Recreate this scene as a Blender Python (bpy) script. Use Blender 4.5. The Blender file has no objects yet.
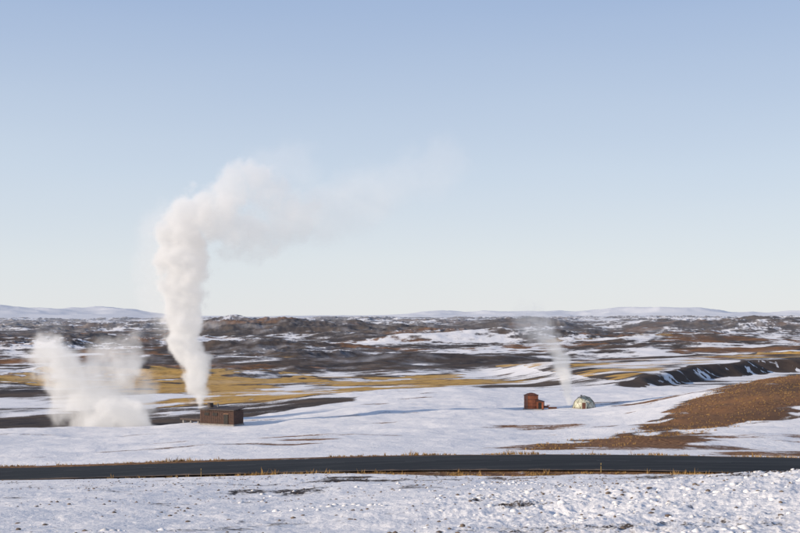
import bpy, math, random, time
import numpy as np
from mathutils import Vector, Matrix
random.seed(4); rng=np.random.default_rng(4)
T0=time.time()
def tick(s): print("TICK",s,round(time.time()-T0,1))
scene=bpy.context.scene
CZ=1.8; F=1111.0; HR=318.0
# ------------------------------------------------------------------ noise
GT=np.array([[math.cos(2*math.pi*i/256),math.sin(2*math.pi*i/256)] for i in range(256)],dtype=np.float32)
_pr=np.random.default_rng(99); PERM=_pr.permutation(4096).astype(np.int32)
def perlin(x,y,s=0):
    ix=np.floor(x);iy=np.floor(y);fx=(x-ix).astype(np.float32);fy=(y-iy).astype(np.float32)
    ix=ix.astype(np.int32);iy=iy.astype(np.int32)
    ux=fx*fx*fx*(fx*(fx*6-15)+10);uy=fy*fy*fy*(fy*(fy*6-15)+10)
    p0=PERM[(ix+s*31)&4095];p1=PERM[(ix+1+s*31)&4095]
    def g(p,b):
        t=PERM[(p+iy+b)&4095]&255; return GT[t,0]*(fx-(1 if p is p1 else 0))+GT[t,1]*(fy-b)
    a=g(p0,0);a=a+(g(p1,0)-a)*ux; b=g(p0,1);b=b+(g(p1,1)-b)*ux
    return (a+(b-a)*uy)*1.5
def fbm(x,y,L,o=4,s=0,p=0.5):
    r=0;a=1;t=0;x=x/L;y=y/L
    for i in range(o):
        r=r+a*perlin(x+17.3*i,y-9.1*i,s+i);t+=a;a*=p;x=x*2.03;y=y*2.03
    return r/t
def ridged(x,y,L,o=4,s=0):
    r=0;a=1;t=0;x=x/L;y=y/L
    for i in range(o):
        r=r+a*(1-2*np.abs(perlin(x+7.3*i,y-3.1*i,s+i)));t+=a;a*=.5;x=x*2.1;y=y*2.1
    return r/t
def ss(a,b,x):
    t=np.clip((x-a)/(b-a),0,1);return t*t*(3-2*t)
# ------------------------------------------------------------------ base relief table (view drop per distance along 5 bearings)
D=[1,3,8,15,25,40,60,80,88,98,110,120,150,190,222,250,300,400,470,600,900,1400,2000,3000,4500,7000,9000,14000,40000]
cols=[(-400),(-200),0,200,400]
R={
-400:[None,None,None,None,541,512,492,485,483,476,466,459,448,437,429,427,423,414,408,397,379,366,354,342,332,323,321,321,319.5],
-200:[None,None,None,None,540,511,490,480,476,465,456,451,443,433,426,422,416,405,401,393,378,365,352,340,330,322,320,321,319.5],
0:[None,None,None,None,540,510,488,476,470,457,450,446,436,424,415,408,398,387.5,389,386,376,363,351,339,329,320.5,320,321,319.5],
200:[None,None,None,None,539,508,486,474,468,456,448,445,434,421,414,411,400,388,387,382,372,360,350,338,328,320,320,321,319.5],
400:[None,None,None,None,536,500,482,473,468,457,448,441,425,402,391,384,383,386,384,378,366,356,348,336,326,318.5,320,321,319.5]}
zn=[-1.8,-1.95,-2.7,-3.7]
ld=np.log(np.array(D,float)); fine=np.linspace(0,np.log(40000),900)
T=[]
for c in cols:
    z=[zn[i] if R[c][i] is None else -(R[c][i]-HR)/F*D[i] for i in range(len(D))]
    T.append(np.interp(fine,ld,z))
T=np.array(T)
k=np.exp(-0.5*(np.arange(-12,13)/4.0)**2);k/=k.sum()
T=np.array([np.convolve(np.pad(t,12,mode='edge'),k,mode='valid') for t in T])
ub=np.linspace(-0.5,0.5,101); uc=np.array(cols)/F
T2=np.array([np.interp(ub,uc,T[:,j]) for j in range(T.shape[1])]).T
k2=np.exp(-0.5*(np.arange(-14,15)/5.0)**2);k2/=k2.sum()
T2=np.array([np.convolve(np.pad(T2[:,j],14,mode='edge'),k2,mode='valid') for j in range(T2.shape[1])]).T
def base(X,Y):
    r=np.hypot(X,Y); Ys=np.where(Y>1e-3,Y,1e-3)
    u=np.where(Y>0.01,X/Ys,np.sign(X)*9); u=np.clip(u,-0.5,0.5)
    d=np.clip(r/np.sqrt(1+u*u),1,39999)
    a=(u+0.5)*100; b=np.log(d)/fine[-1]*899
    i=np.clip(a.astype(int),0,99); j=np.clip(b.astype(int),0,898); fa=a-i; fb=b-j
    return (T2[i,j]*(1-fa)+T2[i+1,j]*fa)*(1-fb)+(T2[i,j+1]*(1-fa)+T2[i+1,j+1]*fa)*fb, r
def road_y(X): return 94-0.222*X+0.0009*X*X
RX=[-400,-60,-37,-17.5,0,16.3,31,60,400]; RZ=[-19,-15.6,-14.5,-13.2,-12.2,-11.7,-11.65,-11.9,-13]
_rx=np.linspace(-400,400,1601); _rz=np.interp(_rx,RX,RZ); kk=np.exp(-0.5*(np.arange(-24,25)/9.0)**2);kk/=kk.sum()
_rz=np.convolve(np.pad(_rz,24,mode='edge'),kk,mode='valid')
def road_z(X): return np.interp(X,_rx,_rz)
RW=4.8
pads=[(-36.0,222,7.5),(30.0,250,5),(41.2,250,5)]
PE=np.array([[60,380],[97,440],[128,520],[165,610],[228,700],[330,770],[520,830],[900,900]],float)
HEATH=[(13,109),(20,125),(36,160),(60,215),(85,262),(108,290),(150,330),(220,360),(190,300),(110,215),(60,172),(40,145),(25,117)]
def seg_dist(X,Y,P):
    best=np.full(X.shape,1e9)
    for a,b in zip(P[:-1],P[1:]):
        ab=b-a; t=np.clip(((X-a[0])*ab[0]+(Y-a[1])*ab[1])/(ab@ab),0,1)
        dd=np.hypot(X-a[0]-t*ab[0],Y-a[1]-t*ab[1]); best=np.minimum(best,dd)
    return best
def poly_sd(X,Y,P):
    P=np.array(P,float); d=seg_dist(X,Y,np.vstack([P,P[:1]])); ins=np.zeros(X.shape,bool)
    for i in range(len(P)):
        a=P[i];b=P[(i+1)%len(P)]
        if a[1]==b[1]: continue
        c=((a[1]>Y)!=(b[1]>Y))&(X<(b[0]-a[0])*(Y-a[1])/(b[1]-a[1])+a[0]); ins^=c
    return np.where(ins,d,-d)
HR_LINE=np.array([[48,190],[75,235],[110,268],[170,300],[260,330]],float)
def terrain(X,Y):
    z,r=base(X,Y)
    lav=ss(430,900,r)*(1-ss(9000,13000,r))
    w=fbm(X,Y,400,2,40)*90
    n=ridged(X+w,Y-w,420,4,3)*0.6+ridged(X,Y*0.6,1500,3,9)*0.6
    n2=ridged(X+w*.3,Y,150,4,21)
    z=z+np.clip(r*0.0105,0,38)*lav*(n-0.15)*0.6+np.clip(r*0.0060,0,13)*lav*n2*(0.35+1.0*ss(-.1,.3,fbm(X,Y,600,2,33)))
    z=z+ss(250,420,r)*(1-ss(430,900,r))*fbm(X,Y,35,3,30)*0.6
    def g(cx,cy,sx,sy): return np.exp(-((X-cx)/sx)**2-((Y-cy)/sy)**2)
    rg=0.85+0.32*fbm(X,Y,190,4,71)
    z=z+43*rg*ss(-640,-480,X+40*fbm(X,Y,120,3,70))*ss(420,-380,X)*np.exp(-((Y-3100+0.3*(X+400))/360)**2)
    z=z+8*g(-430,3000,110,200)
    z=z+rg*(30*g(330,3700,260,260)+24*g(760,3700,300,300)+26*g(1250,3600,260,300)+22*g(-900,4200,350,300)+20*g(120,2300,220,120)+18*g(-260,1900,180,90)+16*g(520,2100,220,120)+10*g(-300,1350,170,60)+10*g(60,1250,180,60)+11*g(330,1500,150,70))
    # heath hill shoulder on the right
    z=z+2.6*np.exp(-(seg_dist(X,Y,HR_LINE)/24)**2)*ss(30,75,X)
    m=np.exp(-((r-26000)/2600)**2)
    u=X/np.where(Y>1,Y,1)
    mm=(0.55+0.6*fbm(X,Y,3800,4,77)+0.3*ridged(X,Y,2500,3,78))
    lo=ss(-0.2,-0.27,u); ce=ss(-0.02,0.05,u)
    z=z+m*np.clip(mm,0.1,2)*(270*lo+230*ce*(0.75+0.5*fbm(X,Y,5000,2,5))+140)
    sel=(Y>300)&(Y<1400)&(X>0)
    ey=np.interp(X,PE[:,0],PE[:,1])+fbm(X,Y,50,3,90)*14
    sd=(ey-Y)*0.62
    plate=ss(9,-9,sd)*ss(60,110,X)*(1-ss(900,1300,Y))
    z=z+np.where(sel,plate*np.interp(Y,[380,500,620,760,1300],[2,5,7,8,2]),0)
    mid=ss(104,125,r)*(1-ss(420,520,r))
    z=z+mid*(fbm(X,Y,38,3,50)*1.1+fbm(X,Y,9,4,51)*0.4)
    near=1-ss(78,92,r)
    z=z+near*ss(4,12,r)*(fbm(X,Y,14,3,60)*0.35+fbm(X,Y,2.2,4,61)*0.13)
    mound=np.exp(-((X-17)/10)**2-((Y-42)/12)**2)
    z=z+1.0*mound
    lum=ss(0.0,0.6,mound+ss(-4,12,X)*ss(66,36,Y)*ss(8,20,Y)*0.9)
    z=z+(0.2+0.8*lum)*np.clip(ridged(X,Y,0.9,3,62),-0.1,1)*0.14*ss(6,15,r)*near
    q=np.abs(Y-road_y(X))/1.02
    rz=road_z(X)
    e=ss(RW+7,RW+0.9,q)*(np.abs(X)<395)
    z=z*(1-e)+(rz-0.06-0.25*ss(RW+0.4,RW+3,q))*e
    for px,py,pr in pads:
        c,_=base(np.array([float(px)]),np.array([float(py)]))
        e=ss(pr*2,pr,np.hypot(X-px,Y-py)); z=z*(1-e)+c[0]*e
    return z+CZ
def gh(x,y): return float(terrain(np.array([float(x)]),np.array([float(y)]))[0])
# ------------------------------------------------------------------ terrain mesh
az=np.concatenate([np.linspace(-180,-30,70,endpoint=False),np.linspace(-30,-20.5,80,endpoint=False),np.linspace(-20.5,20.5,900,endpoint=False),np.linspace(20.5,30,80,endpoint=False),np.linspace(30,180,71)])
az=np.radians(az)
rr=np.concatenate([np.geomspace(0.5,14,50,endpoint=False),np.geomspace(14,120,400,endpoint=False),np.geomspace(120,460,210,endpoint=False),np.geomspace(460,9500,560,endpoint=False),np.geomspace(9500,22000,30,endpoint=False),np.geomspace(22000,32000,60,endpoint=False),np.geomspace(32000,60000,8)])
A,RR=np.meshgrid(az,rr)
X=(np.sin(A)*RR).ravel();Y=(np.cos(A)*RR).ravel()
Z=terrain(X,Y)
tick("terrain")
nr,na=len(rr),len(az)
co=np.stack([X,Y,Z],1).astype(np.float32)
me=bpy.data.meshes.new("ground")
me.vertices.add(nr*na); me.vertices.foreach_set("co",co.ravel())
i=np.arange((nr-1)*(na-1)); a=i//(na-1)*na+i%(na-1)
quads=np.stack([a,a+na,a+na+1,a+1],1).astype(np.int32)
tri=(co[quads[5000]][1]-co[quads[5000]][0]); tr2=(co[quads[5000]][2]-co[quads[5000]][0])
if np.cross(tri,tr2)[2]<0: quads=quads[:,::-1].copy()
n=len(quads)
me.loops.add(n*4); me.loops.foreach_set("vertex_index",quads.ravel())
me.polygons.add(n); me.polygons.foreach_set("loop_start",np.arange(0,n*4,4,dtype=np.int32))
me.polygons.foreach_set("use_smooth",np.ones(n,bool))
me.update(calc_edges=True)
ground=bpy.data.objects.new("ground",me); scene.collection.objects.link(ground)
# ---- cover masks
Rv=np.hypot(X,Y)
Zg=Z.reshape(nr,na)
gr=np.gradient(Zg,axis=0)/np.gradient(RR,axis=0); ga=np.gradient(Zg,axis=1)/(np.gradient(A,axis=1)*RR)
slope=np.hypot(gr,ga).ravel()
n1=fbm(X,Y,260,5,100,0.62); n2=fbm(X,Y,45,5,101,0.6); n3=fbm(X,Y,900,3,102); n4=fbm(X,Y,12,4,103,.6)
snow_far=0.53+1.35*n1+0.9*n2+0.7*n3-2.2*slope*ss(600,1200,Rv)
snow_far=snow_far+0.16*ss(0.0,0.3,X/np.maximum(Y,1))+0.12*ss(2500,6000,Rv)
snow_mid=1.1+0.4*fbm(X,Y,30,4,110,.6)+0.5*n4-0.5*slope
edge=np.interp(X,[-200,-90,-62,-38,-25,0,30,60,120,200],[215,228,236,255,300,395,430,430,400,420])
es=ss(-14,14,(Y-edge)+fbm(X,Y,30,4,120)*34)
S=snow_mid*(1-es)+(snow_far)*es
bare=ss(-10,10,Y-edge)*ss(480,400,Y)*ss(10,-40,X)
S-=0.42*bare
yel=poly_sd(X,Y,[(-420,900),(-330,1000),(-80,900),(20,760),(55,640),(10,540),(-40,440),(-75,410),(-110,450),(-150,580),(-330,800)])
yg=ss(-30,30,yel+fbm(X,Y,120,4,130)*110)*ss(-0.2,0.12,fbm(X,Y,70,5,131,.68)+0.05)
yg2=ss(600,900,Rv)*ss(0.12,0.36,fbm(X,Y,500,5,133,.62))*0.6
yg=np.maximum(yg,yg2*ss(3000,1800,Rv))
S-=0.6*ss(0.1,0.7,yg)*es*ss(1300,950,Rv)
bp=poly_sd(X,Y,HEATH)
bm=ss(-5,6,bp+fbm(X,Y,22,4,140,.6)*12+fbm(X,Y,4,3,141)*4)
bm2=ss(0.08,0.42,fbm(X*0.6,Y*1.6,26,5,142,.62)+0.14*ss(170,100,Y)+0.1*ss(-5,-30,X)*ss(150,110,Y))*ss(104,108,Y+.222*X+0)*(1-es)
S-=bm*(1.35-0.55*ss(0.10,0.36,fbm(X*.7,Y*1.4,14,4,143,.6)))+bm2*0.66
br=np.maximum(bm,bm2*(1-es))
br=np.maximum(br,ss(500,900,Rv)*ss(-0.08,0.25,fbm(X,Y,350,5,180,.65))*0.62)
ey=np.interp(X,PE[:,0],PE[:,1])+fbm(X,Y,50,3,90)*14; sd=(ey-Y)*0.62
bk=ss(-13,-8,sd)*ss(12,5,sd)*ss(70,100,X)*(Y<1000)
track=seg_dist(X,Y,np.array([[20,452],[60,440],[90,428],[130,418],[170,440],[230,520],[330,560]],float))
bk=np.maximum(bk,ss(6,2,track))
S-=(1.35*bk)*(1-0.95*ss(-.02,.2,fbm(X*1.3,Y*.6,22,5,181,.65))); yg=yg*(1-bk)
pl=ss(-10,-30,sd)*(X>90)*(Y>430)*(Y<1100)
yg=np.maximum(yg,pl*0.8*ss(-.2,.1,fbm(X,Y,60,4,150)))
S-=pl*0.35
q=(Y-road_y(X))/1.02; aq=np.abs(q)
strip=ss(RW+5.5,RW+1,aq+fbm(X,Y,3,3,160)*3.2+fbm(X,Y,14,2,161)*3)
strip=np.where(q>0,ss(RW+2.2,RW+0.6,aq+fbm(X,Y,3,3,160)*1.5),strip)
S-=strip*0.8
br=np.maximum(br,strip*0.8); yg=np.maximum(yg,strip*0.35)
fgm=ss(92,84,Y-road_y(X)+94)
fs_=ss(0.02,0.45,fbm(X,Y,7,6,170,.72)+0.12*ss(55,84,Y)+0.06*ss(0,20,X))
S+=fgm*(-0.46*fs_-0.10)
hz=ss(1200,9000,Rv)*0.42+ss(9000,24000,Rv)*0.4  # aerial haze painted into the ground colour, growing with distance
S=np.where(Rv>20000,1.1+0.9*n3,S)
col=np.stack([S*0.5,yg,br,bk],1).astype(np.float32)
at=me.attributes.new("cover",'FLOAT_COLOR','POINT'); at.data.foreach_set("color",col.ravel())
at2=me.attributes.new("painted_haze",'FLOAT','POINT'); at2.data.foreach_set("value",hz.astype(np.float32))
lf=ss(430,800,Rv)
at3=me.attributes.new("dusting",'FLOAT','POINT'); at3.data.foreach_set("value",(lf*np.clip(0.10+0.9*n2+0.7*n1,0,0.45)).astype(np.float32))
tick("masks")
# ------------------------------------------------------------------ material helpers
def newmat(name):
    m=bpy.data.materials.new(name);m.use_nodes=True;nt=m.node_tree;nt.nodes.clear();return m,nt
class N:
    def __init__(s,nt): s.nt=nt
    def n(s,t,**kw):
        x=s.nt.nodes.new(t)
        for k,v in kw.items(): setattr(x,k,v)
        return x
    def l(s,a,b): s.nt.links.new(a,b)
    def setin(s,sock,v):
        if isinstance(v,bpy.types.NodeSocket): s.l(v,sock)
        else: sock.default_value=v
    def math(s,op,a,b=None,c=None,clamp=False):
        x=s.n('ShaderNodeMath',operation=op,use_clamp=clamp); s.setin(x.inputs[0],a)
        if b is not None:s.setin(x.inputs[1],b)
        if c is not None:s.setin(x.inputs[2],c)
        return x.outputs[0]
    def mix(s,f,a,b):
        x=s.n('ShaderNodeMix',data_type='RGBA'); s.setin(x.inputs[0],f)
        s.setin(x.inputs[6],a if isinstance(a,bpy.types.NodeSocket) else (*a,1)); s.setin(x.inputs[7],b if isinstance(b,bpy.types.NodeSocket) else (*b,1)); return x.outputs[2]
    def noise(s,vec,scale,det=4,rough=.55,dim='3D'):
        x=s.n('ShaderNodeTexNoise'); x.inputs['Scale'].default_value=scale;x.inputs['Detail'].default_value=det;x.inputs['Roughness'].default_value=rough
        if vec is not None:s.l(vec,x.inputs['Vector']); 
        return x.outputs[0]
    def step(s,v,a,b):
        x=s.n('ShaderNodeMapRange',interpolation_type='SMOOTHSTEP'); s.setin(x.inputs[0],v);x.inputs[1].default_value=a;x.inputs[2].default_value=b;return x.outputs[0]
m,nt=newmat("snowy_lava_ground"); K=N(nt)
out=K.n('ShaderNodeOutputMaterial'); bs=K.n('ShaderNodeBsdfPrincipled'); K.l(bs.outputs[0],out.inputs[0])
at=K.n('ShaderNodeAttribute',attribute_name="cover"); sep=K.n('ShaderNodeSeparateColor'); K.l(at.outputs['Color'],sep.inputs[0])
hz=K.n('ShaderNodeAttribute',attribute_name="painted_haze").outputs['Fac']
du=K.n('ShaderNodeAttribute',attribute_name="dusting").outputs['Fac']
pos=K.n('ShaderNodeNewGeometry').outputs['Position']
f1=K.noise(pos,2.2,8,.65); f2=K.noise(pos,0.12,6,.6); f3=K.noise(pos,9,5,.65); f4=K.noise(pos,0.02,6,.65)
jit=K.math('ADD',K.math('MULTIPLY',K.math('SUBTRACT',f1,.5),0.75),K.math('ADD',K.math('MULTIPLY',K.math('SUBTRACT',f2,.5),0.5),K.math('MULTIPLY',K.math('SUBTRACT',f3,.5),0.5)))
sn=K.step(K.math('ADD',K.math('MULTIPLY',sep.outputs[0],2.0),jit),0.36,0.66)
lava=K.mix(K.step(f4,.35,.65),(0.036,0.034,0.038),(0.115,0.084,0.064))
lava=K.mix(K.step(f2,.35,.7),lava,(0.082,0.067,0.058))
lava=K.mix(du,lava,(0.42,0.42,0.44))
gy=K.mix(f1,(0.42,0.24,0.065),(0.64,0.41,0.14)); gy=K.mix(K.step(f2,.48,.70),gy,(0.22,0.13,0.055)); gy=K.mix(K.math('MULTIPLY',du,.6),gy,(0.55,0.5,0.42))
hb=K.mix(K.step(f1,.35,.65),(0.11,0.052,0.030),(0.32,0.175,0.085)); hb=K.mix(K.step(f2,.42,.66),hb,(0.27,0.135,0.06)); hb=K.mix(K.step(f4,.4,.62),hb,(0.12,0.07,0.045))
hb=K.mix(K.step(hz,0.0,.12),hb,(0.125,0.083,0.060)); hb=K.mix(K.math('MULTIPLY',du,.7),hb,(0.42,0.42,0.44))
c=K.mix(K.step(K.math('ADD',sep.outputs[2],K.math('MULTIPLY',jit,.5)),.3,.6),lava,hb)
c=K.mix(K.step(K.math('ADD',sep.outputs[1],K.math('MULTIPLY',jit,.6)),.3,.65),c,gy)
c=K.mix(at.outputs['Alpha'],c,K.mix(f2,(0.05,0.038,0.032),(0.13,0.095,0.075)))
sw=K.mix(f2,(0.87,0.855,0.84),(0.78,0.77,0.77)); sw=K.mix(K.step(f3,.58,.78),sw,(0.55,0.52,0.49))
c=K.mix(sn,c,sw)
c=K.mix(hz,c,(0.66,0.68,0.71))  # blend toward pale haze tone, no real air in between
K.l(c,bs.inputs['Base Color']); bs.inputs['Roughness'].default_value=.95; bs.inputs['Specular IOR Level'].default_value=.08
bp1=K.n('ShaderNodeBump'); bp1.inputs['Strength'].default_value=.8; bp1.inputs['Distance'].default_value=.12; K.l(K.math('ADD',f1,K.math('MULTIPLY',f3,.4)),bp1.inputs['Height'])
bp2=K.n('ShaderNodeBump'); bp2.inputs['Strength'].default_value=.5; bp2.inputs['Distance'].default_value=1.0; K.l(f2,bp2.inputs['Height']); K.l(bp1.outputs[0],bp2.inputs['Normal'])
K.l(bp2.outputs[0],bs.inputs['Normal'])
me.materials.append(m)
def simple(name,c1,c2,scale=3,rough=.7,metal=0,bump=.1):
    m,nt=newmat(name);K=N(nt);out=K.n('ShaderNodeOutputMaterial'); bs=K.n('ShaderNodeBsdfPrincipled'); K.l(bs.outputs[0],out.inputs[0])
    tc=K.n('ShaderNodeTexCoord').outputs['Object']; f=K.noise(tc,scale,6,.65)
    K.l(K.mix(K.step(f,.35,.68),c1,c2),bs.inputs['Base Color']); bs.inputs['Roughness'].default_value=rough; bs.inputs['Metallic'].default_value=metal
    b=K.n('ShaderNodeBump');b.inputs['Strength'].default_value=bump;b.inputs['Distance'].default_value=.05;K.l(f,b.inputs['Height']);K.l(b.outputs[0],bs.inputs['Normal']);return m
# ------------------------------------------------------------------ road
xs=np.linspace(-390,390,900)
def strip_mesh(name,offs,lift,mat,xs=xs,dash=None):
    vs=[];fs=[]
    for x in xs:
        sl=-0.222+0.0018*x; nx,ny=-sl,1.0; L=math.hypot(nx,ny); nx/=L;ny/=L
        y=road_y(x); z=float(road_z(x))+CZ
        for o in offs: vs.append((x+nx*o,y+ny*o,z+lift+0.10*(1-abs(o)/RW)-0.006*o))
    k=len(offs)
    for i in range(len(xs)-1):
        if dash and i%dash[1]>=dash[0]: continue
        for j in range(k-1): a=i*k+j; fs.append((a,a+k,a+k+1,a+1))
    me=bpy.data.meshes.new(name); me.from_pydata(vs,[],fs); me.update()
    if me.polygons and me.polygons[0].normal.z<0: me.flip_normals()
    o=bpy.data.objects.new(name,me);scene.collection.objects.link(o);me.materials.append(mat);return o
asph,nt=newmat("asphalt");K=N(nt);out=K.n('ShaderNodeOutputMaterial'); bs=K.n('ShaderNodeBsdfPrincipled'); K.l(bs.outputs[0],out.inputs[0])
tc=K.n('ShaderNodeTexCoord').outputs['Object'];ac=K.n('ShaderNodeAttribute',attribute_name="across").outputs['Fac']
mpn=K.n('ShaderNodeMapping');mpn.inputs['Scale'].default_value=(.12,.9,1);mpn.inputs['Rotation'].default_value=(0,0,.22);K.l(tc,mpn.inputs[0])
g1=K.noise(mpn.outputs[0],1.0,6,.6);g2=K.noise(tc,5,5,.7);g3=K.noise(tc,.5,5,.7)
lane=K.math('ABSOLUTE',K.math('SINE',K.math('MULTIPLY',ac,3.14159/1.7)))
c=K.mix(K.math('MULTIPLY',lane,.5),(0.015,0.018,0.021),(0.026,0.029,0.032));c=K.mix(K.step(g1,.45,.7),c,(0.038,0.041,0.043))
ed=K.math('ADD',K.math('ABSOLUTE',ac),K.math('ADD',K.math('MULTIPLY',K.math('SUBTRACT',g3,.5),3.0),K.math('MULTIPLY',K.math('SUBTRACT',g2,.5),1.2)))
c=K.mix(K.step(ed,4.5,5.3),c,(0.15,0.105,0.075));K.l(c,bs.inputs['Base Color']);bs.inputs['Roughness'].default_value=.9;bs.inputs['Specular IOR Level'].default_value=.2
offs=[-RW-.5,-RW,-3.2,-1.6,0,1.6,3.2,RW,RW+.5]
road=strip_mesh("road",offs,0.02,asph)
aat=road.data.attributes.new("across",'FLOAT','POINT');aat.data.foreach_set("value",np.tile(np.array(offs,np.float32),len(xs)))
cl=strip_mesh("centre_line",[-.06,.06],0.028,simple("worn_road_paint",(0.10,0.10,0.10),(0.03,0.03,0.03),3,.7),dash=(3,9)); cl.parent=road
# ------------------------------------------------------------------ mesh building helpers
def obj(name,vs,fs,mat,parent=None,loc=(0,0,0),rot=0,smooth=False):
    me=bpy.data.meshes.new(name);me.from_pydata(vs,[],fs);me.update()
    if mat:me.materials.append(mat)
    if smooth:
        for p in me.polygons:p.use_smooth=True
    o=bpy.data.objects.new(name,me);scene.collection.objects.link(o);o.location=loc;o.rotation_euler=(0,0,rot)
    if parent:o.parent=parent
    return o
def box(name,c,s,mat,parent):
    x,y,z=c;a,b,h=s[0]/2,s[1]/2,s[2]/2
    vs=[(x+i*a,y+j*b,z+k*h) for i in(-1,1) for j in(-1,1) for k in(-1,1)]
    fs=[(0,1,3,2),(4,6,7,5),(0,4,5,1),(2,3,7,6),(0,2,6,4),(1,5,7,3)]
    return obj(name,vs,fs,mat,parent)
def tube(name,pts,r,mat,parent,n=14):
    vs=[];fs=[];P=[Vector(p) for p in pts]
    for i,p in enumerate(P):
        t=(P[min(i+1,len(P)-1)]-P[max(i-1,0)]).normalized()
        up=Vector((0,0,1)) if abs(t.z)<.9 else Vector((1,0,0)); a=t.cross(up).normalized();b=t.cross(a)
        rad=r[i] if isinstance(r,(list,tuple)) else r
        for k in range(n):
            w=2*math.pi*k/n; vs.append(tuple(p+a*math.cos(w)*rad+b*math.sin(w)*rad))
    for i in range(len(P)-1):
        for k in range(n): fs.append((i*n+k,i*n+(k+1)%n,(i+1)*n+(k+1)%n,(i+1)*n+k))
    fs.append(tuple(range(n))[::-1]);fs.append(tuple(range((len(P)-1)*n,len(P)*n)))
    return obj(name,vs,fs,mat,parent,smooth=False)
def empty(name,loc,rot=0):
    e=bpy.data.objects.new(name,None);scene.collection.objects.link(e);e.location=loc;e.rotation_euler=(0,0,rot);return e
wood=simple("brown_timber",(0.050,0.026,0.02),(0.085,0.042,0.028),2.5,.8)
woodl=simple("light_and_lit_timber",(0.34,0.19,0.11),(0.26,0.14,0.08),2.5,.8)  # pale door trim, also the painted sunlit tone of the end wall
roofm=simple("dark_roof",(0.04,0.028,0.025),(0.075,0.05,0.04),2,.7)
steel=simple("galvanised_pipe",(0.32,0.32,0.33),(0.2,0.19,0.18),3,.45,.7)
dark=simple("dark_opening",(0.015,0.013,0.012),(0.03,0.025,0.02),3,.8)
conc=simple("concrete",(0.3,0.28,0.26),(0.2,0.19,0.18),2,.9)
rust=simple("rusty_orange_steel",(0.42,0.125,0.05),(0.27,0.08,0.035),1.6,.75,.05)
rustd=simple("dark_rust",(0.14,0.05,0.028),(0.08,0.035,0.022),2,.8)
green=simple("dome_panels",(0.36,0.37,0.26),(0.62,0.61,0.50),.7,.5,.0)
snowm=simple("clod_snow",(0.84,0.83,0.82),(0.6,0.58,0.56),3,.9)
cx,cy=-35.6,222
e=empty("wellhead_shed",(cx,cy,gh(cx,cy)),math.radians(-26))
box("concrete_base",(0,0,0.05),(8.2,3.6,0.5),conc,e)
box("walls",(0,0,1.65),(8.0,3.4,2.7),wood,e)
box("end_wall_painted_lit",(-4.03,0,1.65),(0.06,3.3,2.6),woodl,e)  # paler sheet puts the sunlit look of this end into its colour
vs=[(-4.25,-2.0,3.0),(4.25,-2.0,3.0),(4.25,2.0,3.35),(-4.25,2.0,3.35),(-4.25,-2.0,3.2),(4.25,-2.0,3.2),(4.25,2.0,3.55),(-4.25,2.0,3.55)]
obj("roof",vs,[(0,3,2,1),(4,5,6,7),(0,1,5,4),(1,2,6,5),(2,3,7,6),(3,0,4,7)],roofm,e)
for k in range(26): box("batten_%d"%k,(-3.75+k*0.3,-1.72,1.65),(0.05,0.04,2.6),wood,e)
box("door",(2.2,-1.77,1.3),(1.0,0.06,2.0),dark,e); box("door_frame",(2.2,-1.76,2.36),(1.2,0.05,0.1),woodl,e)
for k,xx in enumerate((-2.4,-0.4)):
    box("vent_louvre_%d"%k,(xx,-1.78,2.2),(1.1,0.06,0.55),dark,e)
tube("silencer_stack",[(-3.2,0.6,3.2),(-3.2,0.6,4.2)],0.6,roofm,e); tube("vent_pipe",[(-1.5,0.8,3.2),(-1.5,0.8,4.1)],0.14,steel,e)
tube("steam_pipe",[(-3.9,0.3,0.9),(-5.2,0.3,0.9),(-5.2,0.3,0.7),(-8,0.9,0.65),(-11,1.2,0.6)],0.28,roofm,e)
for k in range(3): box("pipe_support_%d"%k,(-6-k*2,0.6+0.2*k,0.2),(0.3,0.7,0.5),conc,e)
cx,cy=30.0,250
e=empty("orange_wellhead_hut",(cx,cy,gh(cx,cy)),math.radians(-14))
box("base",(0,0,0.0),(4.2,3.4,0.4),conc,e)
tube("tank_body",[(-0.5,0,0.2),(-0.5,0,3.1)],1.6,rust,e,n=20)
tube("tank_rim",[(-0.5,0,3.1),(-0.5,0,3.25)],1.68,rustd,e,n=20)
tube("tank_cap",[(-0.5,0,3.25),(-0.5,0,3.55),(-0.5,0,3.7)],[1.5,0.9,0.3],rust,e,n=20)
for k in range(3): tube("hoop_%d"%k,[(-0.5,0,0.6+k*0.8),(-0.5,0,0.68+k*0.8)],1.64,rustd,e,n=20)
box("annex_wall",(1.55,0.1,0.95),(1.6,2.2,1.6),rust,e)
vs=[(0.7,-1.15,1.76),(2.45,-1.15,1.76),(2.45,1.35,1.76),(0.7,1.35,1.76),(0.7,-1.15,2.2),(0.7,1.35,2.2)]
obj("annex_roof",vs,[(0,3,2,1),(0,1,4),(3,5,2),(1,2,5,4),(0,4,5,3)],rustd,e)
box("annex_door",(1.6,-1.02,0.9),(0.7,0.05,1.4),dark,e)
tube("outlet_pipe",[(2.3,0,0.6),(3.4,0,0.6),(3.4,0,0.35),(5.2,0.4,0.35)],0.24,rustd,e); tube("valve_wheel",[(3.4,0,0.9),(3.4,0,1.0)],0.35,rust,e)
tube("valve_stem",[(3.4,0,0.6),(3.4,0,0.95)],0.06,steel,e)
tube("ladder_rail",[(-1.7,-1.25,0.2),(-1.7,-1.25,3.4)],0.05,steel,e);tube("ladder_rail_2",[(-1.25,-1.5,0.2),(-1.25,-1.5,3.4)],0.05,steel,e)
import bmesh
cx,cy=41.4,250
e=empty("geodesic_dome_hut",(cx,cy,gh(cx,cy)),math.radians(-10))
bm_=bmesh.new(); bmesh.ops.create_icosphere(bm_,subdivisions=2,radius=2.55)
bmesh.ops.rotate(bm_,verts=bm_.verts,matrix=Matrix.Rotation(.3,3,'Z'))
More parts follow.
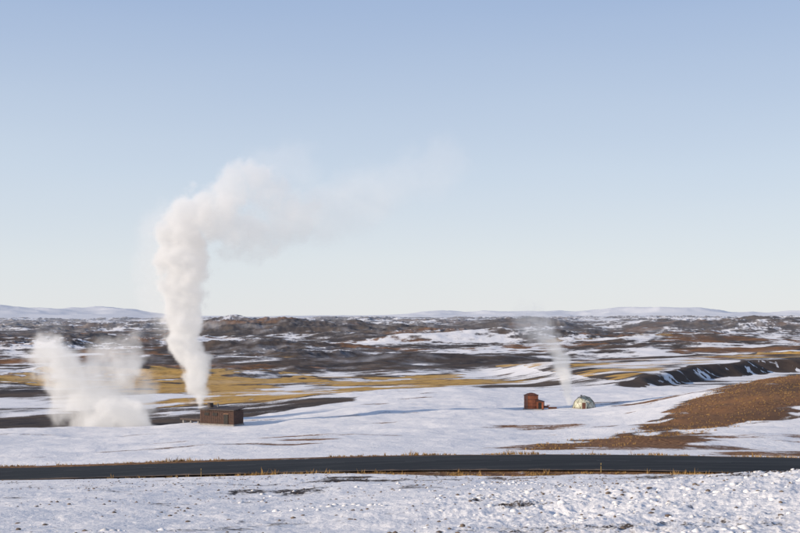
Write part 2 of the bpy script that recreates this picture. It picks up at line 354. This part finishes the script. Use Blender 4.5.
bmesh.ops.bisect_plane(bm_,geom=bm_.verts[:]+bm_.edges[:]+bm_.faces[:],plane_co=(0,0,-.15),plane_no=(0,0,-1),clear_outer=True)
bmesh.ops.translate(bm_,verts=bm_.verts,vec=(0,0,.25))
dm=bpy.data.meshes.new("dome_shell");bm_.to_mesh(dm);dm.materials.append(green);do=bpy.data.objects.new("dome_shell",dm);scene.collection.objects.link(do);do.parent=e
fr=bpy.data.meshes.new("dome_ribs");bm_.to_mesh(fr);fo=bpy.data.objects.new("dome_ribs",fr);scene.collection.objects.link(fo);fo.parent=e;fo.scale=(1.01,1.01,1.01)
w=fo.modifiers.new("w",'WIREFRAME');w.thickness=.05;fr.materials.append(rustd)
tube("foundation_ring",[(0,0,-.3),(0,0,.12)],2.65,conc,e,n=24)
pr=[(-.55,0),(-.55,1.3),(-.38,1.65),(0,1.8),(.38,1.65),(.55,1.3),(.55,0)]
vs=[(x,-2.9,z) for x,z in pr]+[(x,-1.6,z) for x,z in pr]
fs=[(i,i+7,i+8,i+1) for i in range(6)]+[tuple(range(7))]
obj("porch",vs,fs,green,e); box("porch_door",(0,-2.93,.75),(.75,.04,1.4),rustd,e)
tube("roof_vent",[(-.6,0,2.4),(-.6,0,3.0)],.22,steel,e)
# ------------------------------------------------------------------ road posts
yel_m=simple("weathered_post_paint",(0.34,0.24,0.08),(0.25,0.18,0.08),8,.6); blk=simple("black_band",(0.02,0.02,0.02),(0.03,0.03,0.03),5,.5)
def post(x,side):
    y=float(road_y(x))+side*(RW+.9)
    e=empty("road_marker_post",(x,y,gh(x,y)-.05),.1)
    tube("post_shaft",[(0,0,0),(0,0,.75)],.035,yel_m,e,8);tube("post_cap",[(0,0,.75),(0,0,.8)],[.035,.02],yel_m,e,8);tube("reflector_band",[(0,0,.55),(0,0,.65)],.041,blk,e,8)
for x in (-66,-16.5,15.4,50): post(x,-1)
# ------------------------------------------------------------------ dry grass (one mesh)
vs=[];fs=[]
N_=9000
tx=rng.uniform(-46,40,N_); off=-(RW+0.9+np.abs(rng.normal(0,2.2,N_)))
far=rng.random(N_)<.12; off=np.where(far,RW+0.8+np.abs(rng.normal(0,.8,N_)),off)
ty=road_y(tx)+off; cl=fbm(tx,ty,4,3,201)+0.6*fbm(tx,ty,18,2,205); keep=cl>-0.05
tx=tx[keep];ty=ty[keep];cl=cl[keep]; tz=terrain(tx,ty)
hx=rng.uniform(10,110,9000);hy=rng.uniform(108,300,9000)
kp=poly_sd(hx,hy,HEATH)>-2
hx=hx[kp];hy=hy[kp];hzv=terrain(hx,hy)
AX=np.concatenate([tx,hx]);AY=np.concatenate([ty,hy]);AZ_=np.concatenate([tz,hzv]);SC=np.concatenate([0.10+0.36*np.clip(cl,0,1)**1.3+.25*(rng.random(len(cl))<.03),np.full(len(hx),.2)])
for x,y,z,s in zip(AX,AY,AZ_,SC):
    for b in range(5):
        a=random.uniform(0,6.28);l=s*random.uniform(.6,1.4);w=.025+.05*s;dx,dy=math.cos(a),math.sin(a);ox,oy=random.uniform(-.12,.12),random.uniform(-.12,.12)
        i=len(vs);vs+= [(x+ox-dy*w,y+oy+dx*w,z-.03),(x+ox+dy*w,y+oy-dx*w,z-.03),(x+ox+dx*l*.5,y+oy+dy*l*.5,z+l)];fs.append((i,i+1,i+2))
gm=simple("dry_grass_blades",(0.42,0.26,0.09),(0.24,0.14,0.05),.7,.9)
obj("dry_grass",vs,fs,gm)
# ------------------------------------------------------------------ stones
ico=bmesh.new();bmesh.ops.create_icosphere(ico,subdivisions=1,radius=1);iv=np.array([v.co[:] for v in ico.verts]);ifc=[[v.index for v in f.verts] for f in ico.faces]
def stones(name,xs_,ys_,ss_,mat,sink=.4):
    zz=terrain(xs_,ys_);V=[];Fc=[];o=0
    for x,y,z,s in zip(xs_,ys_,zz,ss_):
        v=iv*rng.uniform(.7,1.25,(len(iv),1))*s*np.array([rng.uniform(.8,1.4),rng.uniform(.8,1.4),rng.uniform(.5,.8)])
        V.append(v+[x,y,z+s*(.3-sink)]);Fc+=[tuple(k+o for k in f) for f in ifc];o+=len(iv)
    obj(name,np.concatenate(V).tolist(),Fc,mat,smooth=True)
M=4000
sx=rng.uniform(-8,30,M);sy=rng.uniform(20,66,M);kp=(fbm(sx,sy,5,3,301)+.5*ss(-4,14,sx)-0.3+rng.uniform(-.2,.2,M))>0
sx,sy=sx[kp],sy[kp]
stones("snow_clods",sx,sy,.03+.13*rng.random(len(sx))**2,snowm)
M=9000;sx=rng.uniform(-34,34,M);sy=rng.uniform(22,88,M);kp=fbm(sx,sy,6,3,302)+.3*ss(-4,14,sx)+.15*ss(60,86,sy)+rng.uniform(-.25,.25,M)>0.1;sx,sy=sx[kp],sy[kp]
stones("lava_stones",sx,sy,.015+.075*rng.random(len(sx))**2.6,simple("lava_rock",(0.10,0.075,0.06),(0.22,0.165,0.12),4,.9),.25)
tick("objects")
# ------------------------------------------------------------------ steam volumes
def steam_mat(name,dens,emi):
    m,nt=newmat(name);K=N(nt);out=K.n('ShaderNodeOutputMaterial')
    a=K.n('ShaderNodeAttribute',attribute_name='density').outputs['Fac']
    sc=K.n('ShaderNodeVolumeScatter');sc.inputs['Color'].default_value=(.99,.985,.98,1);sc.inputs['Anisotropy'].default_value=0.0;K.l(K.math('MULTIPLY',a,dens),sc.inputs['Density'])
    em=K.n('ShaderNodeEmission');em.inputs[0].default_value=(1.0,0.95,0.935,1);K.l(K.math('MULTIPLY',a,dens*emi),em.inputs[1])  # added glow stands in for light scattered many times inside the steam
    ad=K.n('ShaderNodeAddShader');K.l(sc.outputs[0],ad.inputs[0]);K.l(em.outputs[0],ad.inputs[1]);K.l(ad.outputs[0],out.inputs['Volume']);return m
def plume(name,paths,d,vox,mat,warp=2.0,wscale=.12,nscale=.22,namp=1.5,sharp=2.2,seed=0.0):
    P=[];Rd=[];De=[]
    for path in paths:
        q=np.array(path,float);t=np.arange(len(q));tt=np.linspace(0,len(q)-1,(len(q)-1)*14+1)
        I=[np.interp(tt,t,q[:,k]) for k in range(5)]
        for a,b,c,r,de in zip(*I):
            dd=d+c;P.append(((a-400)/F*dd,dd,CZ-(b-HR)/F*dd));Rd.append(r);De.append(de)
    P=np.array(P);me=bpy.data.meshes.new(name);me.from_pydata(P.tolist(),[],[])
    at=me.attributes.new("rad",'FLOAT','POINT');at.data.foreach_set("value",Rd);at=me.attributes.new("dn",'FLOAT','POINT');at.data.foreach_set("value",De)
    me.materials.append(mat)
    o=bpy.data.objects.new(name,me);scene.collection.objects.link(o)
    R_=np.array(Rd)[:,None]*1.3+warp*.9;mn=(P-R_).min(0);mx=(P+R_).max(0)
    ng=bpy.data.node_groups.new(name,'GeometryNodeTree');ng.interface.new_socket("Geometry",in_out='INPUT',socket_type='NodeSocketGeometry');ng.interface.new_socket("Geometry",in_out='OUTPUT',socket_type='NodeSocketGeometry')
    K=N(ng);gi=K.n('NodeGroupInput');go=K.n('NodeGroupOutput')
    pos=K.n('GeometryNodeInputPosition').outputs[0]
    def vm(op,a,b):
        x=K.n('ShaderNodeVectorMath',operation=op);K.setin(x.inputs[0],a)
        if op=='SCALE':K.setin(x.inputs['Scale'],b)
        elif b is not None:K.setin(x.inputs[1],b)
        return x
    sp=vm('ADD',pos,(seed,seed*1.7,0)).outputs[0]
    nz=K.n('ShaderNodeTexNoise');nz.inputs['Scale'].default_value=wscale;nz.inputs['Detail'].default_value=3;K.l(sp,nz.inputs['Vector'])
    w=vm('SCALE',vm('SUBTRACT',nz.outputs['Color'],(.5,.5,.5)).outputs[0],warp*2).outputs[0]
    wp=vm('ADD',pos,w).outputs[0]
    sn=K.n('GeometryNodeSampleNearest');K.l(gi.outputs[0],sn.inputs[0]);K.l(wp,sn.inputs['Sample Position'])
    def samp(dt,src):
        s=K.n('GeometryNodeSampleIndex',data_type=dt);K.l(gi.outputs[0],s.inputs[0]);K.l(src,s.inputs[1]);K.l(sn.outputs[0],s.inputs['Index']);return s.outputs[0]
    def na(nm):
        x=K.n('GeometryNodeInputNamedAttribute',data_type='FLOAT');x.inputs[0].default_value=nm;return x.outputs[0]
    pp=samp('FLOAT_VECTOR',K.n('GeometryNodeInputPosition').outputs[0]);ra=samp('FLOAT',na("rad"));de=samp('FLOAT',na("dn"))
    dist=vm('LENGTH',vm('SUBTRACT',wp,pp).outputs[0],None).outputs['Value']
    dn=K.math('SUBTRACT',1.0,K.math('DIVIDE',dist,ra))
    nb=K.n('ShaderNodeTexNoise');nb.inputs['Scale'].default_value=nscale;nb.inputs['Detail'].default_value=4;nb.inputs['Roughness'].default_value=.62;K.l(sp,nb.inputs['Vector'])
    v=K.math('ADD',dn,K.math('MULTIPLY',K.math('SUBTRACT',nb.outputs[0],.5),namp))
    v=K.math('MULTIPLY',v,sharp,clamp=True); v=K.math('POWER',v,1.5)
    v=K.math('MULTIPLY',v,de)
    vc=K.n('GeometryNodeVolumeCube');K.l(v,vc.inputs['Density']);vc.inputs['Min'].default_value=mn;vc.inputs['Max'].default_value=mx
    for k,ax in enumerate('XYZ'): vc.inputs['Resolution '+ax].default_value=max(8,int((mx[k]-mn[k])/vox))
    sm=K.n('GeometryNodeSetMaterial');K.l(vc.outputs[0],sm.inputs[0]);sm.inputs['Material'].default_value=mat;K.l(sm.outputs[0],go.inputs[0])
    md=o.modifiers.new("steam",'NODES');md.node_group=ng;return o
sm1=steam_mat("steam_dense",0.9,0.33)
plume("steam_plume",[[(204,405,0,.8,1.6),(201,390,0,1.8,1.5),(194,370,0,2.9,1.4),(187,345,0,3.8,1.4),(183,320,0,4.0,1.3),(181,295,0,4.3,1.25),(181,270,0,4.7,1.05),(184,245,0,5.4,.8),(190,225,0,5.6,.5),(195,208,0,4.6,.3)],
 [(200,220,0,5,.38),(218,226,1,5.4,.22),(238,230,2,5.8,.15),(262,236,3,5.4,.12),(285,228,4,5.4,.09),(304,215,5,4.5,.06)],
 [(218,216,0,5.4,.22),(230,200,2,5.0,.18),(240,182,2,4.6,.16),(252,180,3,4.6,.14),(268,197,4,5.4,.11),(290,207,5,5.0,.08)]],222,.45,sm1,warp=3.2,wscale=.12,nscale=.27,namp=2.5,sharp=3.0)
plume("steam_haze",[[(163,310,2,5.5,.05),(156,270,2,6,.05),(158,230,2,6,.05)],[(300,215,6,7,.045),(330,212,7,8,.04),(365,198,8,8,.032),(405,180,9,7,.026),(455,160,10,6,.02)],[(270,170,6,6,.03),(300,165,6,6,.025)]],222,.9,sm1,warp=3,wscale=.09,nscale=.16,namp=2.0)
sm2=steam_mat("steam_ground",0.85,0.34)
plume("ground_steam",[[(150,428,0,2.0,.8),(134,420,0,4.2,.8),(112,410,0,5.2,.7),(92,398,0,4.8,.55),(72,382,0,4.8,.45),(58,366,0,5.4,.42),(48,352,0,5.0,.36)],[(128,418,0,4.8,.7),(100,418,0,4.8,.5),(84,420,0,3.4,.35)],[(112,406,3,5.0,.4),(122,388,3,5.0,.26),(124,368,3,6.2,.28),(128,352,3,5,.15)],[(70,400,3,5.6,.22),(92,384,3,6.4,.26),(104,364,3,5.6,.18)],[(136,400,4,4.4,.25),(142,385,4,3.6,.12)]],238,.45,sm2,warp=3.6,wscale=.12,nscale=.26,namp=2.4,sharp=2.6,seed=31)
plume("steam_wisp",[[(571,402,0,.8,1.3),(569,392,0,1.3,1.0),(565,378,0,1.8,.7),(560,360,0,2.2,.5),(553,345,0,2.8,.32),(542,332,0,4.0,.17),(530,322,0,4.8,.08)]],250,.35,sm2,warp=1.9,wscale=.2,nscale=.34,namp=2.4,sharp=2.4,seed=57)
tick("steam")
# ------------------------------------------------------------------ light
AZ=math.radians(247);EL=math.radians(18.5)
w=bpy.data.worlds.new("World");scene.world=w;w.use_nodes=True;nt=w.node_tree;bg=nt.nodes['Background'];K=N(nt)
sk=K.n('ShaderNodeTexSky');sk.sky_type='NISHITA';sk.sun_disc=False
sk.sun_elevation=EL;sk.sun_rotation=AZ;sk.altitude=300;sk.air_density=1.0;sk.dust_density=0.3;sk.ozone_density=1.5
tc=K.n('ShaderNodeTexCoord').outputs['Generated'];sx_=K.n('ShaderNodeSeparateXYZ');K.l(tc,sx_.inputs[0])
hzn=K.n('ShaderNodeTexNoise');hzn.inputs['Scale'].default_value=2.2;hzn.inputs['Detail'].default_value=2
mp=K.n('ShaderNodeMapping');mp.inputs['Scale'].default_value=(1,1,5);K.l(tc,mp.inputs[0]);K.l(mp.outputs[0],hzn.inputs['Vector'])
zz=K.math('ADD',sx_.outputs[2],K.math('MULTIPLY',K.math('SUBTRACT',hzn.outputs[0],.5),.035))
rp=K.n('ShaderNodeValToRGB');K.l(zz,rp.inputs[0]);cr=rp.color_ramp
cr.elements[0].position=0.0;cr.elements[0].color=(.775,.80,.83,1);cr.elements[1].position=1.0;cr.elements[1].color=(.15,.23,.44,1)
for p_,c_ in ((.05,(.735,.785,.835,1)),(.13,(.61,.70,.82,1)),(.27,(.39,.505,.72,1)),(.5,(.22,.32,.54,1))):
    el=cr.elements.new(p_);el.color=c_
cr.interpolation='LINEAR'
scl=K.n('ShaderNodeVectorMath',operation='SCALE');K.l(rp.outputs[0],scl.inputs[0]);scl.inputs['Scale'].default_value=1/.12
K.l(K.mix(.9,sk.outputs[0],scl.outputs[0]),bg.inputs[0]);bg.inputs[1].default_value=.12
sd=bpy.data.lights.new("sun",'SUN');sd.energy=4.9;sd.angle=math.radians(.5);sd.color=(1,.85,.68);so=bpy.data.objects.new("sun",sd);scene.collection.objects.link(so)
S=Vector((math.sin(AZ)*math.cos(EL),math.cos(AZ)*math.cos(EL),math.sin(EL)));so.rotation_euler=S.to_track_quat('Z','Y').to_euler()
scene.view_settings.view_transform='Standard';scene.view_settings.look='None';scene.view_settings.exposure=0
cam=bpy.data.cameras.new("camera");co_=bpy.data.objects.new("camera",cam);scene.collection.objects.link(co_);scene.camera=co_
cam.lens=50;cam.sensor_width=36;cam.clip_end=100000;cam.clip_start=.1;co_.location=(0,0,CZ);co_.rotation_euler=(math.radians(90),0,0)
cam.shift_y=(HR-266.5)/800.0
tick("end")
